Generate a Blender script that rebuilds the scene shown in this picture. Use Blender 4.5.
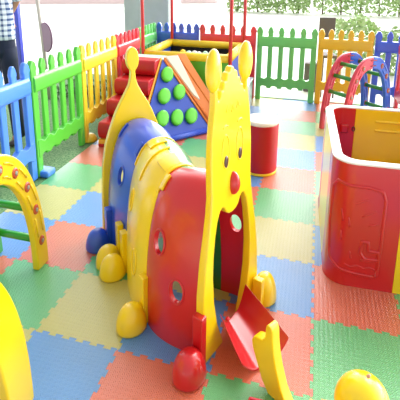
import bpy, bmesh, math, random
from mathutils import Vector, Matrix
PI = math.pi
sc = bpy.context.scene
for o in list(bpy.data.objects): bpy.data.objects.remove(o)
C = sc.collection
# ------------------------------------------------------------ camera
cam = bpy.data.cameras.new('camera'); co = bpy.data.objects.new('camera', cam); C.objects.link(co)
YAW, PITCH, ROLL = -0.256683, 0.232975, 0.010231
FP, CX, CY = 434.295, 200.0, 74.0
fwd = Vector((math.sin(YAW)*math.cos(PITCH), math.cos(YAW)*math.cos(PITCH), -math.sin(PITCH)))
rt = Vector((math.cos(YAW), -math.sin(YAW), 0)); up = rt.cross(fwd)
r2 = math.cos(ROLL)*rt + math.sin(ROLL)*up; u2 = -math.sin(ROLL)*rt + math.cos(ROLL)*up
M = Matrix((r2, u2, -fwd)).transposed().to_4x4(); M.translation = Vector((-0.106, -2.238, 1.978))
co.matrix_world = M
cam.sensor_width = 36; cam.sensor_fit = 'HORIZONTAL'; cam.lens = FP/400*36
cam.shift_y = -(200-CY)/400; cam.shift_x = 0; cam.clip_start = .05; cam.clip_end = 300
sc.camera = co
sc.view_settings.view_transform = 'Standard'; sc.view_settings.look = 'None'
sc.view_settings.gamma = 1; sc.view_settings.use_curve_mapping = False
sc.view_settings.exposure = 0.05
# ------------------------------------------------------------ sky: overcast white, brightest low over the plaza
w = bpy.data.worlds.new('sky'); sc.world = w; w.use_nodes = True
nt = w.node_tree; nt.nodes.clear()
def nd(nt, t, **k):
    n = nt.nodes.new(t)
    for a, b in k.items(): setattr(n, a, b)
    return n
out = nd(nt, 'ShaderNodeOutputWorld'); bg = nd(nt, 'ShaderNodeBackground')
tc = nd(nt, 'ShaderNodeTexCoord'); sp = nd(nt, 'ShaderNodeSeparateXYZ')
nt.links.new(tc.outputs['Generated'], sp.inputs[0])
def mth(nt, op, a, b=None, c=None):
    n = nd(nt, 'ShaderNodeMath', operation=op)
    for i, v in enumerate((a, b, c)):
        if v is None: continue
        if isinstance(v, (int, float)): n.inputs[i].default_value = v
        else: nt.links.new(v, n.inputs[i])
    return n.outputs[0]
back = mth(nt, 'MAXIMUM', mth(nt, 'ADD', mth(nt, 'MULTIPLY', sp.outputs[1], .75), mth(nt, 'MULTIPLY', sp.outputs[0], .30)), 0.0)
low = mth(nt, 'POWER', mth(nt, 'SUBTRACT', 1.0, mth(nt, 'ABSOLUTE', sp.outputs[2])), .8)
SKY_BASE, SKY_BACK = .72, 14.0
st = mth(nt, 'ADD', SKY_BASE, mth(nt, 'MULTIPLY', mth(nt, 'MULTIPLY', back, low), SKY_BACK))
bg.inputs[0].default_value = (1.0, 1.0, 1.0, 1)
nt.links.new(st, bg.inputs[1]); nt.links.new(bg.outputs[0], out.inputs[0])
sun = bpy.data.lights.new('sun', 'SUN'); sun.energy = 1.2; sun.angle = math.radians(25); sun.color = (1, .98, .95)
so = bpy.data.objects.new('sun', sun); C.objects.link(so)
so.rotation_euler = Vector((-.45, -.75, -.95)).to_track_quat('-Z', 'Y').to_euler()

# ------------------------------------------------------------ materials
def lin(c):
    return tuple(((v/255)/12.92 if v/255 <= .04045 else ((v/255+.055)/1.055)**2.4) for v in c) + (1,)
MATS = {}
def plastic(name, rgb, rough=.32, coat=.65, bump=.0, spec=.5, var=.04):
    if name in MATS: return MATS[name]
    m = bpy.data.materials.new(name); m.use_nodes = True; n = m.node_tree; p = n.nodes['Principled BSDF']
    p.inputs['Roughness'].default_value = rough
    p.inputs['Coat Weight'].default_value = coat; p.inputs['Coat Roughness'].default_value = .2
    p.inputs['Specular IOR Level'].default_value = spec
    t = nd(n, 'ShaderNodeTexCoord'); z = nd(n, 'ShaderNodeTexNoise'); z.inputs['Scale'].default_value = 9
    n.links.new(t.outputs['Object'], z.inputs['Vector'])
    h = nd(n, 'ShaderNodeHueSaturation'); h.inputs['Color'].default_value = lin(rgb)
    v = mth(n, 'ADD', 1-var/2, mth(n, 'MULTIPLY', z.outputs['Fac'], var)); n.links.new(v, h.inputs['Value'])
    n.links.new(h.outputs[0], p.inputs['Base Color'])
    if bump:
        z2 = nd(n, 'ShaderNodeTexNoise'); z2.inputs['Scale'].default_value = 120
        n.links.new(t.outputs['Object'], z2.inputs['Vector'])
        b = nd(n, 'ShaderNodeBump'); b.inputs['Strength'].default_value = bump; b.inputs['Distance'].default_value = .004
        n.links.new(z2.outputs['Fac'], b.inputs['Height']); n.links.new(b.outputs[0], p.inputs['Normal'])
    MATS[name] = m; return m
YEL = plastic('yellow_plastic', (250, 214, 10)); RED = plastic('red_plastic', (204, 18, 26))
BLU = plastic('blue_plastic', (38, 84, 205)); GRN = plastic('green_plastic', (40, 160, 40))
FB = plastic('fence_blue', (70, 138, 240), .4); FG = plastic('fence_green', (88, 200, 62), .4); FY = plastic('fence_yellow', (246, 214, 50), .4)
FR = plastic('fence_red', (236, 62, 74), .4); FB2 = plastic('fence_deep_blue', (62, 108, 238), .4); FG2 = plastic('fence_deep_green', (112, 216, 112), .4)
FY2 = plastic('fence_orange_yellow', (254, 204, 40), .4)
WHT = plastic('ball_white_and_glare', (244, 240, 236), .35); DRK = plastic('black_mesh', (16, 16, 20), .6, 0)
BRN = plastic('brown_pupil', (70, 34, 30), .3)
SR = plastic('soft_red', (190, 16, 28), .42, .1, .1); SY = plastic('soft_yellow', (248, 214, 40), .42, .1, .1)
SB = plastic('soft_blue', (32, 74, 190), .42, .1, .1); SG = plastic('soft_green', (96, 188, 50), .42, .1, .1)
SO = plastic('soft_orange', (244, 140, 62), .42, .1, .1); SLIME = plastic('knob_green', (100, 212, 50), .38, .15)
CRM = plastic('cream_vinyl_and_glare', (250, 243, 225), .35, .2); MINT = plastic('mint_vinyl', (190, 232, 212), .4, .1)
STEEL = plastic('brushed_grey', (110, 125, 135), .35); PIPE = plastic('grey_pipe', (200, 196, 186), .5, 0)

def mat_foam(name, rgb):
    m = bpy.data.materials.new(name); m.use_nodes = True; n = m.node_tree; p = n.nodes['Principled BSDF']
    p.inputs['Roughness'].default_value = .34; p.inputs['Specular IOR Level'].default_value = 1.0; p.inputs['Coat Weight'].default_value = 1.0; p.inputs['Coat Roughness'].default_value = .38; p.inputs['Coat IOR'].default_value = 1.6
    t = nd(n, 'ShaderNodeTexCoord'); s = nd(n, 'ShaderNodeSeparateXYZ'); n.links.new(t.outputs['Object'], s.inputs[0])
    a = mth(n, 'MULTIPLY', mth(n, 'ADD', s.outputs[0], s.outputs[1]), 250.0)
    b = mth(n, 'MULTIPLY', mth(n, 'SUBTRACT', s.outputs[0], s.outputs[1]), 250.0)
    # woven ribs: bars alternate between the two diagonals
    ca = mth(n, 'SINE', mth(n, 'MULTIPLY', a, 0.5)); cb = mth(n, 'SINE', mth(n, 'MULTIPLY', b, 0.5))
    sel = mth(n, 'GREATER_THAN', mth(n, 'MULTIPLY', ca, cb), 0.0)
    ra = mth(n, 'ABSOLUTE', mth(n, 'SINE', a)); rb = mth(n, 'ABSOLUTE', mth(n, 'SINE', b))
    hgt = mth(n, 'ADD', mth(n, 'MULTIPLY', ra, sel), mth(n, 'MULTIPLY', rb, mth(n, 'SUBTRACT', 1.0, sel)))
    bp = nd(n, 'ShaderNodeBump'); bp.inputs['Strength'].default_value = 1.0; bp.inputs['Distance'].default_value = .004
    n.links.new(hgt, bp.inputs['Height']); n.links.new(bp.outputs[0], p.inputs['Normal'])
    z = nd(n, 'ShaderNodeTexNoise'); z.inputs['Scale'].default_value = 6; n.links.new(t.outputs['Object'], z.inputs['Vector'])
    h = nd(n, 'ShaderNodeHueSaturation'); h.inputs['Color'].default_value = lin(rgb)
    n.links.new(mth(n, 'ADD', .93, mth(n, 'MULTIPLY', z.outputs['Fac'], .14)), h.inputs['Value'])
    n.links.new(h.outputs[0], p.inputs['Base Color'])
    return m
FOAM = [('orange', mat_foam('orange_foam', (238, 112, 74))), ('green', mat_foam('green_foam', (88, 200, 120))),
        ('yellow', mat_foam('yellow_foam', (212, 206, 104))), ('blue', mat_foam('blue_foam', (78, 158, 236)))]
def ground_mat(name, c1, c2, scale, rough=.8):
    m = bpy.data.materials.new(name); m.use_nodes = True; n = m.node_tree; p = n.nodes['Principled BSDF']
    p.inputs['Roughness'].default_value = rough
    t = nd(n, 'ShaderNodeTexCoord'); z = nd(n, 'ShaderNodeTexNoise'); z.inputs['Scale'].default_value = scale; z.inputs['Detail'].default_value = 6
    n.links.new(t.outputs['Object'], z.inputs['Vector'])
    r = nd(n, 'ShaderNodeValToRGB'); r.color_ramp.elements[0].color = lin(c1); r.color_ramp.elements[1].color = lin(c2)
    r.color_ramp.elements[0].position = .35; r.color_ramp.elements[1].position = .65
    n.links.new(z.outputs['Fac'], r.inputs[0]); n.links.new(r.outputs[0], p.inputs['Base Color'])
    b = nd(n, 'ShaderNodeBump'); b.inputs['Strength'].default_value = .5; b.inputs['Distance'].default_value = .01
    n.links.new(z.outputs['Fac'], b.inputs['Height']); n.links.new(b.outputs[0], p.inputs['Normal'])
    return m
TURF = ground_mat('turf', (62, 110, 62), (120, 160, 104), 60)
PLAZA = ground_mat('pale_paving', (236, 236, 228), (250, 250, 246), 2)
KERB = ground_mat('mint_kerb', (196, 228, 208), (222, 242, 228), 8, .5)
PILLAR = ground_mat('pale_grey_render', (176, 192, 188), (188, 202, 198), 3)
LEAF = plastic('leaf', (176, 202, 140), .6, 0, 0, .4, .6); LEAF2 = plastic('leaf_dark', (92, 128, 84), .6, 0, 0, .4, .6)
SKIN = plastic('skin', (190, 140, 112), .5, 0)

# ------------------------------------------------------------ mesh helpers
def link(name, verts, faces, mat, parent=None, smooth=False, bevel=0, seg=2, kind=None, ang=.6):
    me = bpy.data.meshes.new(name); me.from_pydata([tuple(v) for v in verts], [], faces); me.validate()
    bm = bmesh.new(); bm.from_mesh(me); bmesh.ops.remove_doubles(bm, verts=bm.verts, dist=1e-6)
    bmesh.ops.recalc_face_normals(bm, faces=bm.faces); bm.to_mesh(me); bm.free()
    me.materials.append(mat)
    o = bpy.data.objects.new(name, me); C.objects.link(o)
    if parent: o.parent = parent
    if smooth:
        for p in me.polygons: p.use_smooth = True
    if bevel:
        b = o.modifiers.new('bevel', 'BEVEL'); b.width = bevel; b.segments = seg; b.limit_method = 'ANGLE'; b.angle_limit = ang
        for p in me.polygons: p.use_smooth = True
        wn = o.modifiers.new('wn', 'WEIGHTED_NORMAL'); wn.keep_sharp = False
    if kind: o['kind'] = kind
    return o
def thing(name, label, cat, loc=(0, 0, 0), rz=0, group=None):
    o = bpy.data.objects.new(name, None); C.objects.link(o); o.location = loc; o.rotation_euler = (0, 0, rz)
    o.empty_display_size = .1
    o['label'] = label; o['category'] = cat
    if group: o['group'] = group
    return o
def tag(o, label, cat, group=None):
    o['label'] = label; o['category'] = cat
    if group: o['group'] = group
    return o
class G:
    def __init__(s): s.v = []; s.f = []
    def add(s, vs, fs):
        k = len(s.v); s.v += [Vector(v) for v in vs]; s.f += [tuple(i+k for i in f) for f in fs]; return s
    def box(s, x0, x1, y0, y1, z0, z1, mx=None):
        vs = [Vector((x, y, z)) for x in (x0, x1) for y in (y0, y1) for z in (z0, z1)]
        if mx: vs = [mx @ v for v in vs]
        return s.add(vs, [(0, 1, 3, 2), (4, 6, 7, 5), (0, 4, 5, 1), (2, 3, 7, 6), (0, 2, 6, 4), (1, 5, 7, 3)])
    def tube(s, pts, r, n=12, closed=False, rb=None):
        pts = [Vector(p) for p in pts]; R = r if isinstance(r, (list, tuple)) else [r]*len(pts); N = len(pts)
        rings = []; prev = None
        for i, p in enumerate(pts):
            if closed: d = pts[(i+1) % N]-pts[i-1]
            else: d = pts[min(i+1, N-1)]-pts[max(i-1, 0)]
            d.normalize()
            if prev is None:
                a = Vector((0, 0, 1)) if abs(d.z) < .9 else Vector((1, 0, 0)); x = d.cross(a).normalized()
            else: x = (prev-d*prev.dot(d)).normalized()
            prev = x; y = d.cross(x)
            rings.append([p+(x*math.cos(2*PI*k/n)+y*(math.sin(2*PI*k/n)))*R[i] for k in range(n)])
        vs = [v for q in rings for v in q]; fs = []
        for i in range(N if closed else N-1):
            j = (i+1) % N
            for k in range(n): fs.append((i*n+k, i*n+(k+1) % n, j*n+(k+1) % n, j*n+k))
        if not closed: fs += [tuple(range(n)), tuple((N-1)*n+k for k in range(n))]
        return s.add(vs, fs)
    def lathe(s, prof, n=24, loc=(0, 0, 0), mx=None, sx=1, sy=1):
        vs = []; fs = []; P = len(prof)
        for r, z in prof:
            for k in range(n):
                v = Vector((r*sx*math.cos(2*PI*k/n), r*sy*math.sin(2*PI*k/n), z))
                vs.append((mx @ v if mx else v)+Vector(loc))
        for i in range(P-1):
            for k in range(n): fs.append((i*n+k, i*n+(k+1) % n, (i+1)*n+(k+1) % n, (i+1)*n+k))
        fs += [tuple(range(n)), tuple((P-1)*n+k for k in range(n))]
        return s.add(vs, fs)
    def prism(s, poly, t0, t1, fn):   # poly in 2D, extruded between t0 and t1; fn(a, b, t) -> point
        n = len(poly); vs = [fn(a, b, t0) for a, b in poly]+[fn(a, b, t1) for a, b in poly]
        return s.add(vs, [tuple(range(n)), tuple(range(n, 2*n))]+[(i, (i+1) % n, n+(i+1) % n, n+i) for i in range(n)])
    def out(s, name, mat, parent=None, **k): return link(name, s.v, s.f, mat, parent, **k)
def ball_prof(r, h=None, n=10, z=0, full=True):
    h = h or r; a0 = -PI/2 if full else 0
    return [(max(r*math.cos(a0+(PI/2-a0)*i/n), 1e-4), z+h*math.sin(a0+(PI/2-a0)*i/n)) for i in range(n+1)]
def frame(loc, X, Z):  # matrix with given x axis and z axis
    Z = Vector(Z).normalized(); X = Vector(X); X = (X-Z*X.dot(Z)).normalized(); Y = Z.cross(X)
    m = Matrix((X, Y, Z)).transposed().to_4x4(); m.translation = Vector(loc); return m

# ============================================================ SETTING
g = G().box(-30, 30, -6, 60, -.3, -.03); g.out('floor', PLAZA, kind='structure')
g = G().box(-2.497, 1.6, -1.6, 4.497, -.03, -.001); o = g.out('floor', plastic('concrete_base', (150, 150, 150), .8, 0), kind='structure')
g = G().box(-4.6, -2.5, -2.2, 5.2, -.03, .004); o = g.out('turf_strip', TURF); o['kind'] = 'structure'
g = G().box(-2.499, 1.7, 4.5, 4.72, -.03, .03); g.out('trim_1', KERB, kind='structure', bevel=.01)
# pillar behind the corner of the fence
g = G().box(-3.62, -2.72, 5.4, 6.2, -.03, 4.2); g.out('trim_2', PILLAR, kind='structure', bevel=.03)

# ------------------------------------------------------------ foam mats
T = .5; NT = 12; AMP = .0085
def edge(p, q, flat):
    p = Vector(p); q = Vector(q); d = q-p; n = Vector((-d.y, d.x)).normalized()
    pts = [p]
    if not flat:
        for k in range(NT):
            sg = 1 if k % 2 else -1; a = k/NT; b = (k+1)/NT; e = .18/NT
            pts += [p+d*(a+e*.3)+n*AMP*sg*(1 if k else .0), p+d*(a-e*.6 if k else a+e)+n*AMP*sg, p+d*(b+e*.6 if k < NT-1 else b-e)+n*AMP*sg]
            if k == 0: pts.pop(-3)
    return pts
ROWN = ['first', 'second', 'third', 'fourth', 'fifth', 'sixth', 'seventh', 'eighth', 'ninth', 'tenth', 'eleventh', 'twelfth']
COLN = ['along the turf', 'second from the turf', 'third from the turf', 'fourth from the turf', 'fifth from the turf', 'sixth from the turf', 'second from the right']
SPEC = {
 (-3,-2): 'large blue foam mat at the front left, beside the smooth yellow arch',
 (-2,-2): 'orange foam mat at the front, under and left of the tunnel\'s red foot',
 (-1,-2): 'green foam mat at the bottom edge between the red foot and the duck rocker',
 (0,-1): 'large green foam mat behind the yellow duck head at front right',
 (0,0): 'orange foam mat under the front corner of the red and yellow ball pit',
 (-1,0): 'blue foam mat right of the tunnel mouth, touching the right yellow foot',
 (-1,-1): 'orange foam mat under the red tongue ramp, reaching past the duck tail',
 (-3,-1): 'olive yellow foam mat under the two yellow dome feet left of the tunnel',
 (-4,-1): 'green foam mat at the foot of the bolted yellow climbing arch',
 (-4,0): 'salmon foam mat between the bolted yellow arch and the blue dome foot',
 (-3,0): 'green foam mat under the blue and yellow rear feet of the tunnel',
 (-4,1): 'blue foam mat left of the tunnel, level with its blue segment',
 (-5,1): 'yellow foam mat at the turf, seen above the bolted yellow arch\'s shoulder',
 (-5,2): 'green foam mat at the turf, beside the blue fence foot',
 (-5,3): 'salmon foam mat at the turf, below the yellow fence foot',
 (-2,-1): 'dark blue foam mat under the red front section of the tunnel',
 (-1,1): 'pale yellow foam mat right of the caterpillar mouth',
 (-1,2): 'pale green foam mat right of the caterpillar nose',
 (-1,3): 'pale pink-orange foam mat in front of the red round stool',
 (-4,-2): 'small visible corner of yellow foam mat beside the smooth yellow arch',
 (1,0): 'green foam mat under the yellow front panel of the ball pit',
}
mesh_cache = {}
for i in range(-5, 3):
    for j in range(-2, 9):
        flats = (j == -2, i == 2, j == 8, i == -5)
        if flats not in mesh_cache:
            E1 = edge((0, 0), (T, 0), flats[0]); E2 = edge((T, 0), (T, T), flats[1])
            E3 = edge((0, T), (T, T), flats[2]); E4 = edge((0, 0), (0, T), flats[3])
            E3 = [Vector((T, T))]+E3[:0:-1] if len(E3) > 1 else [Vector((T, T))]
            E4 = [Vector((0, T))]+E4[:0:-1] if len(E4) > 1 else [Vector((0, T))]
            poly = [(p.x, p.y) for p in E1+E2+E3+E4]
            g = G().prism(poly, 0, .012, lambda a, b, t: (T/2+(a-T/2)*.9975, T/2+(b-T/2)*.9975, t))
            mesh_cache[flats] = (g.v, g.f)
        v, f = mesh_cache[flats]
        cn, m = FOAM[(i-j) % 4]
        o = link('foam_mat', v, f, m); o.location = (i*T, j*T, 0)
        lab = SPEC.get((i, j)) or '%s foam mat, %s row from the front, in the column %s' % (cn, ROWN[j+2], COLN[min(i+5, 6)] if i < 2 else 'along the right side')
        tag(o, lab, 'foam mat', 'interlocking foam floor mats')

# ------------------------------------------------------------ fences
def picket(x, wd, z0, z1, th=.035):
    pl = [(x-wd/2, z0), (x+wd/2, z0), (x+wd/2, z1-.11), (x+wd*.62, z1-.085), (x+wd*.42, z1-.035), (x+wd*.18, z1-.006), (x-wd*.18, z1-.006), (x-wd*.42, z1-.035), (x-wd*.62, z1-.085), (x-wd/2, z1-.11)]
    return G().prism(pl, -th/2, th/2, lambda a, b, t: (a, t, b))
def fence(p0, p1, m, label, n=6, foot=None, footshape='dome', H=1.17, group='picket fence panels'):
    p0 = Vector(p0); p1 = Vector(p1); d = p1-p0; W = d.length
    t = thing('fence_panel', label, 'fence', (p0.x, p0.y, 0), math.atan2(d.y, d.x), group)
    for k in range(n):
        x = .04+(W-.08)*k/(n-1); wd = .082 if k in (0, n-1) else .074
        z0 = .014 if k in (0, n-1) else .2
        picket(x, wd, z0, H, .05 if k in (0, n-1) else .036).out('picket', m, t, bevel=.012)
    # top rail
    G().tube([(.03, 0, .90), (W-.03, 0, .90)], 1, 4)
    poly = [(-.034, .86), (.034, .86), (.045, .89), (.045, .985), (.03, 1.02), (-.03, 1.02), (-.045, .985), (-.045, .89)]
    G().prism(poly, .02, W-.02, lambda a, b, s: (s, a, b)).out('top_rail', m, t, bevel=.01)
    N = 48; top = []; bot = []
    for k in range(N+1):
        x = .02+(W-.04)*k/N; ph = (x-.04)/(W-.08)*(n-1)
        bot.append((x, .205+.035*abs(math.sin(ph*PI)))); top.append((x, .375+.018*math.cos(ph*2*PI)))
    G().prism(bot+top[::-1], -.03, .03, lambda a, b, s: (a, s, b)).out('bottom_rail', m, t, bevel=.006)
    if foot:
        if footshape == 'dome':
            G().lathe(ball_prof(.09, .085, 8, .006, False), 24, (.12, 0, 0), sx=1.1, sy=1).out('foot', foot, t, smooth=True)
        else:
            g = G().box(.01, .15, -.11, .11, .006, .075); g.out('foot', foot, t, bevel=.02)
    return t
XF = -2.6
fence((XF, .16), (XF, 1.08), FB, 'light blue picket fence panel at the left edge, in front of the person', 6)
fence((XF, 1.1), (XF, 1.98), FG, 'bright green picket fence panel on the left, between the blue and yellow panels', 6, FB, 'block')
fence((XF, 2.0), (XF, 2.88), FY, 'yellow picket fence panel left of the red foam steps', 6, FY)
fence((XF, 2.9), (XF, 3.66), FR, 'red picket fence panel seen behind the red foam steps', 6)
fence((XF, 3.68), (XF, 4.36), FG2, 'short green picket fence panel in the back left corner before the pillar', 6)
YB = 4.4
fence((-2.58, YB), (-1.87, YB), FB2, 'deep blue picket fence panel behind the foam ball pool', 6)
fence((-1.85, YB), (-.96, YB), FR, 'red picket fence panel behind the right end of the foam ball pool', 6)
fence((-.94, YB), (-.05, YB), FG2, 'wide green picket fence panel in the middle of the back row', 6)
fence((-.03, YB), (.74, YB), FY2, 'orange-yellow picket fence panel behind the arch ladder', 6)
fence((.76, YB), (1.6, YB), FB2, 'deep blue picket fence panel at the right end of the back row', 6)
fence((1.09, 4.28), (1.2, 3.45), FR, 'red picket fence panel at the far right edge', 6)

# ============================================================ CATERPILLAR TUNNEL
tun = thing('caterpillar_tunnel', 'plastic caterpillar play tunnel with yellow face, red, yellow and blue body sections', 'play tunnel', (-.9, .15, .012))
ORG = Vector((-.9, .15, .012))
CP = [Vector(p) for p in ((-.43, -.2), (-.785, -.072), (-1.055, .305), (-1.352, .637))]
DP = [Vector(p).normalized() for p in ((.34, .94), (.60, .80), (.73, .68), (.74, .67))]
def cat(P, t):
    i = min(int(t), 2); f = t-i
    a = P[i-1] if i > 0 else P[0]*2-P[1]; b = P[i]; c = P[i+1]; d = P[i+2] if i < 2 else P[3]*2-P[2]
    return .5*((2*b)+(c-a)*f+(2*a-5*b+4*c-d)*f*f+(3*b-a-3*c+d)*f**3)
def tw(t):
    f = t % 1 if t < 3 else 1
    return .24+.035*math.sin(PI*f)**.8 if 0 < f < 1 else .24
def th(t):
    f = t % 1 if t < 3 else 1
    return .885+(.03*math.sin(PI*f)**.8 if 0 < f < 1 else 0)
def tpt(t, phi, off=0):
    c = cat(CP, t); d = cat(DP, t).normalized(); e = 2/2.5
    w_, h_ = tw(t)+off, th(t)+off
    cc, ss = math.cos(phi), math.sin(phi)
    x = -w_*math.copysign(abs(cc)**e, cc); z = h_*abs(ss)**e
    return Vector((c.x+d.x*x, c.y+d.y*x, z))-Vector((ORG.x, ORG.y, 0))
cutters = []
def side_phi(z, h): return math.asin(min(1, (z/h)**1.25))
def cutter(t, z, left):
    h = th(t); ph = side_phi(z, h); ph = ph if left else PI-ph
    p = tpt(t, ph); px = tpt(t+.01, ph)-tpt(t-.01, ph); pz = tpt(t, ph+(.01 if left else -.01))-p
    n = px.cross(pz).normalized()
    m = frame(p, px, n)
    return m
def shell(name, t0, t1, left, m, holes, thick=.022, e=.004):
    NTs, NP = 24, 40; vs = []; fs = []
    a0, a1 = (0, PI/2) if left else (PI, PI/2)
    for layer in (0, -thick):
        for i in range(NTs+1):
            t = t0+e+(t1-t0-2*e)*i/NTs
            for k in range(NP+1): vs.append(tpt(t, a0+(a1-a0)*k/NP, layer))
    W = NP+1; L = (NTs+1)*W
    for i in range(NTs):
        for k in range(NP):
            a = i*W+k; fs.append((a, a+1, a+W+1, a+W)); fs.append((L+a, L+a+W, L+a+W+1, L+a+1))
    for i in range(NTs):
        for k in (0, NP): a = i*W+k; fs.append((a, a+W, L+a+W, L+a))
    for k in range(NP):
        for i in (0, NTs): a = i*W+k; fs.append((a, a+1, L+a+1, L+a))
    o = link(name, vs, fs, m, tun)
    ob = []
    for (t, z) in holes:
        mx = cutter(t, z, left)
        g = G().lathe([(1, -.08), (1, .08)], 28, mx=mx, sx=.038, sy=.062)
        c = link('hole_cutter', g.v, g.f, m); c.parent = tun; ob.append(c)
        b = o.modifiers.new('hole', 'BOOLEAN'); b.operation = 'DIFFERENCE'; b.object = c; b.solver = 'EXACT'
    if ob:
        bpy.context.view_layer.update()
        me = bpy.data.meshes.new_from_object(o.evaluated_get(bpy.context.evaluated_depsgraph_get()))
        o.modifiers.clear(); o.data = me
        for c in ob: bpy.data.objects.remove(c)
    for p in o.data.polygons: p.use_smooth = True
    es = o.modifiers.new('es', 'EDGE_SPLIT'); es.split_angle = .7
    for (t, z) in holes:   # moulded rim round each porthole
        mx = cutter(t, z, left); mx2 = mx.copy()
        pts = [mx @ Vector((.043*math.cos(a*2*PI/28), .069*math.sin(a*2*PI/28), .0)) for a in range(28)]
        G().tube(pts, .006, 8, True).out('porthole_rim', m, o, smooth=True)
    return o
HL = {'f': [(.78, .56), (.42, .34)], 'm': [], 'b': [(2.2, .62), (2.65, .36)]}
seg_l = shell('red_section', 0.14, 1, True, RED, [(.74, .56), (.42, .34)])
shell('red_section', 0.14, .74, False, RED, [(.42, .52)])
GIN = plastic('green_section_plastic', (20, 120, 30))
ym = shell('yellow_section', 1, 2, True, YEL, [(1.62, .60)])
shell('green_section', .74, 2, False, GIN, [])
shell('blue_section', 2, 2.93, True, BLU, [(2.30, .60)])
shell('blue_section', 2, 2.93, False, BLU, [(2.5, .56)])
# raised ridge tabs that lock the halves together along the top
def patch(name, t0, t1, a0, a1, m, off=.012, parent=tun):
    n1, n2 = 8, 14; vs = []; fs = []
    for layer in (off, .0005):
        for i in range(n1+1):
            for k in range(n2+1): vs.append(tpt(t0+(t1-t0)*i/n1, a0+(a1-a0)*k/n2, layer))
    W = n2+1; L = (n1+1)*W
    for i in range(n1):
        for k in range(n2): a = i*W+k; fs.append((a, a+1, a+W+1, a+W)); fs.append((L+a, L+a+W, L+a+W+1, L+a+1))
    for i in range(n1):
        for k in (0, n2): a = i*W+k; fs.append((a, a+W, L+a+W, L+a))
    for k in range(n2):
        for i in (0, n1): a = i*W+k; fs.append((a, a+1, L+a+1, L+a))
    return link(name, vs, fs, m, parent, bevel=.004)
YS = YEL
for (t0, t1) in ((1.03, 1.3), (1.68, 1.97)): patch('lock_tab', t0, t1, 1.30, 1.62, YS)
patch('lock_tab', 1.0, 1.05, 1.0, 2.2, YS, .01); patch('lock_tab', 1.95, 2.0, .9, 2.2, YS, .01)
patch('lock_tab', 1.46, 1.5, .9, 1.6, YS, .01)
patch('lock_tab', .90, 1.0, 1.05, 1.3, YS, .016)
patch('lock_tab', 2.03, 2.10, 1.0, 1.25, BLU, .012); patch('lock_tab', 2.8, 2.86, 1.0, 1.3, BLU, .012)
# oval dimples on the yellow side
for (t, z) in ((1.28, .30),):
    mx = cutter(t, z, True)
    pts = [mx @ Vector((.03*math.cos(a*2*PI/28), .085*math.sin(a*2*PI/28), .0)) for a in range(28)]
    G().tube(pts, .006, 8, True).out('porthole_rim', YEL, ym, smooth=True)

# face panel
A = Vector((-.525, -.458, 0)); DS = Vector((.34, .94, 0)).normalized(); NB = Vector((-DS.y, DS.x, 0))   # NB points back into the tunnel
SC0 = .275
def fpt(u, z, b=0):   # u across, z up, b depth into the tunnel
    p = A+DS*(SC0+u)+NB*(b*(1-.35*min(z, 1.2)/1.2)+.034*z); return Vector((p.x, p.y, z+.001))-Vector((ORG.x, ORG.y, 0))
right = [(.285, 0), (.291, .2), (.284, .38), (.26, .55), (.228, .69), (.206, .80), (.196, .88), (.199, .98), (.2, 1.07), (.195, 1.16), (.183, 1.25), (.168, 1.32),
         (.160, 1.38)]
bulb = [(.165, 1.47), (.142, 1.47)]
crown = [(.136, 1.385), (.127, 1.365), (.112, 1.375), (.107, 1.405), (.085, 1.41), (.079, 1.445), (.056, 1.45), (.048, 1.485), (.024, 1.49), (.012, 1.512)]
half = right+bulb+crown
inner = [(.105, 0), (.125, .06), (.16, .16), (.187, .3), (.194, .45), (.186, .56), (.17, .66), (.148, .74), (.122, .785), (.10, .795), (.082, .785), (.06, .75), (.035, .733), (.0, .728)]
poly = half+[(-x, z) for x, z in half[::-1]]+[(-x, z) for x, z in inner][:-1]+inner[::-1]
g = G().prism(poly, 0, .055, lambda a, b, t: fpt(a, b, t)); face = g.out('face_panel', YEL, tun, bevel=.009, seg=3, ang=.9)
def fell(name, u, z, ru, rz, rd, m, parent, b=0):
    mx = Matrix((DS, Vector((0, 0, 1)), -NB)).transposed().to_4x4(); mx.translation = fpt(u, z, b)
    return G().lathe(ball_prof(1, 1, 10), 20, mx=mx @ Matrix.Diagonal((ru, rz, rd, 1))).out(name, m, parent, smooth=True)
for sx in (-1, 1):
    e = G().tube([fpt(sx*.07+.034*math.cos(a*2*PI/32), 1.088+.088*math.sin(a*2*PI/32), .0) for a in range(32)], .0045, 8, True).out('eye_outline', YEL, face, smooth=True)
    fell('pupil', sx*.07+.003, 1.032, .019, .034, .008, BRN, face)
    G().tube([fpt(sx*.07+.028*math.cos(a), 1.205+.02*math.sin(a)) for a in [PI*.15+PI*.7*k/10 for k in range(11)]], .004, 8).out('eyebrow', YEL, face, smooth=True)
    fell('antenna_ball', sx*.153, 1.512, .05, .108, .034, YEL, face, .021)
fell('nose', 0, .893, .030, .066, .04, RED, face)
# forehead wrinkles
for k, (u, z) in enumerate(((-.05, 1.31), (0, 1.30), (.05, 1.31))):
    G().tube([fpt(u-.014, z-.02), fpt(u-.002, z+.018), fpt(u+.014, z-.016)], .003, 6).out('forehead_line', YEL, face, smooth=True)
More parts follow.
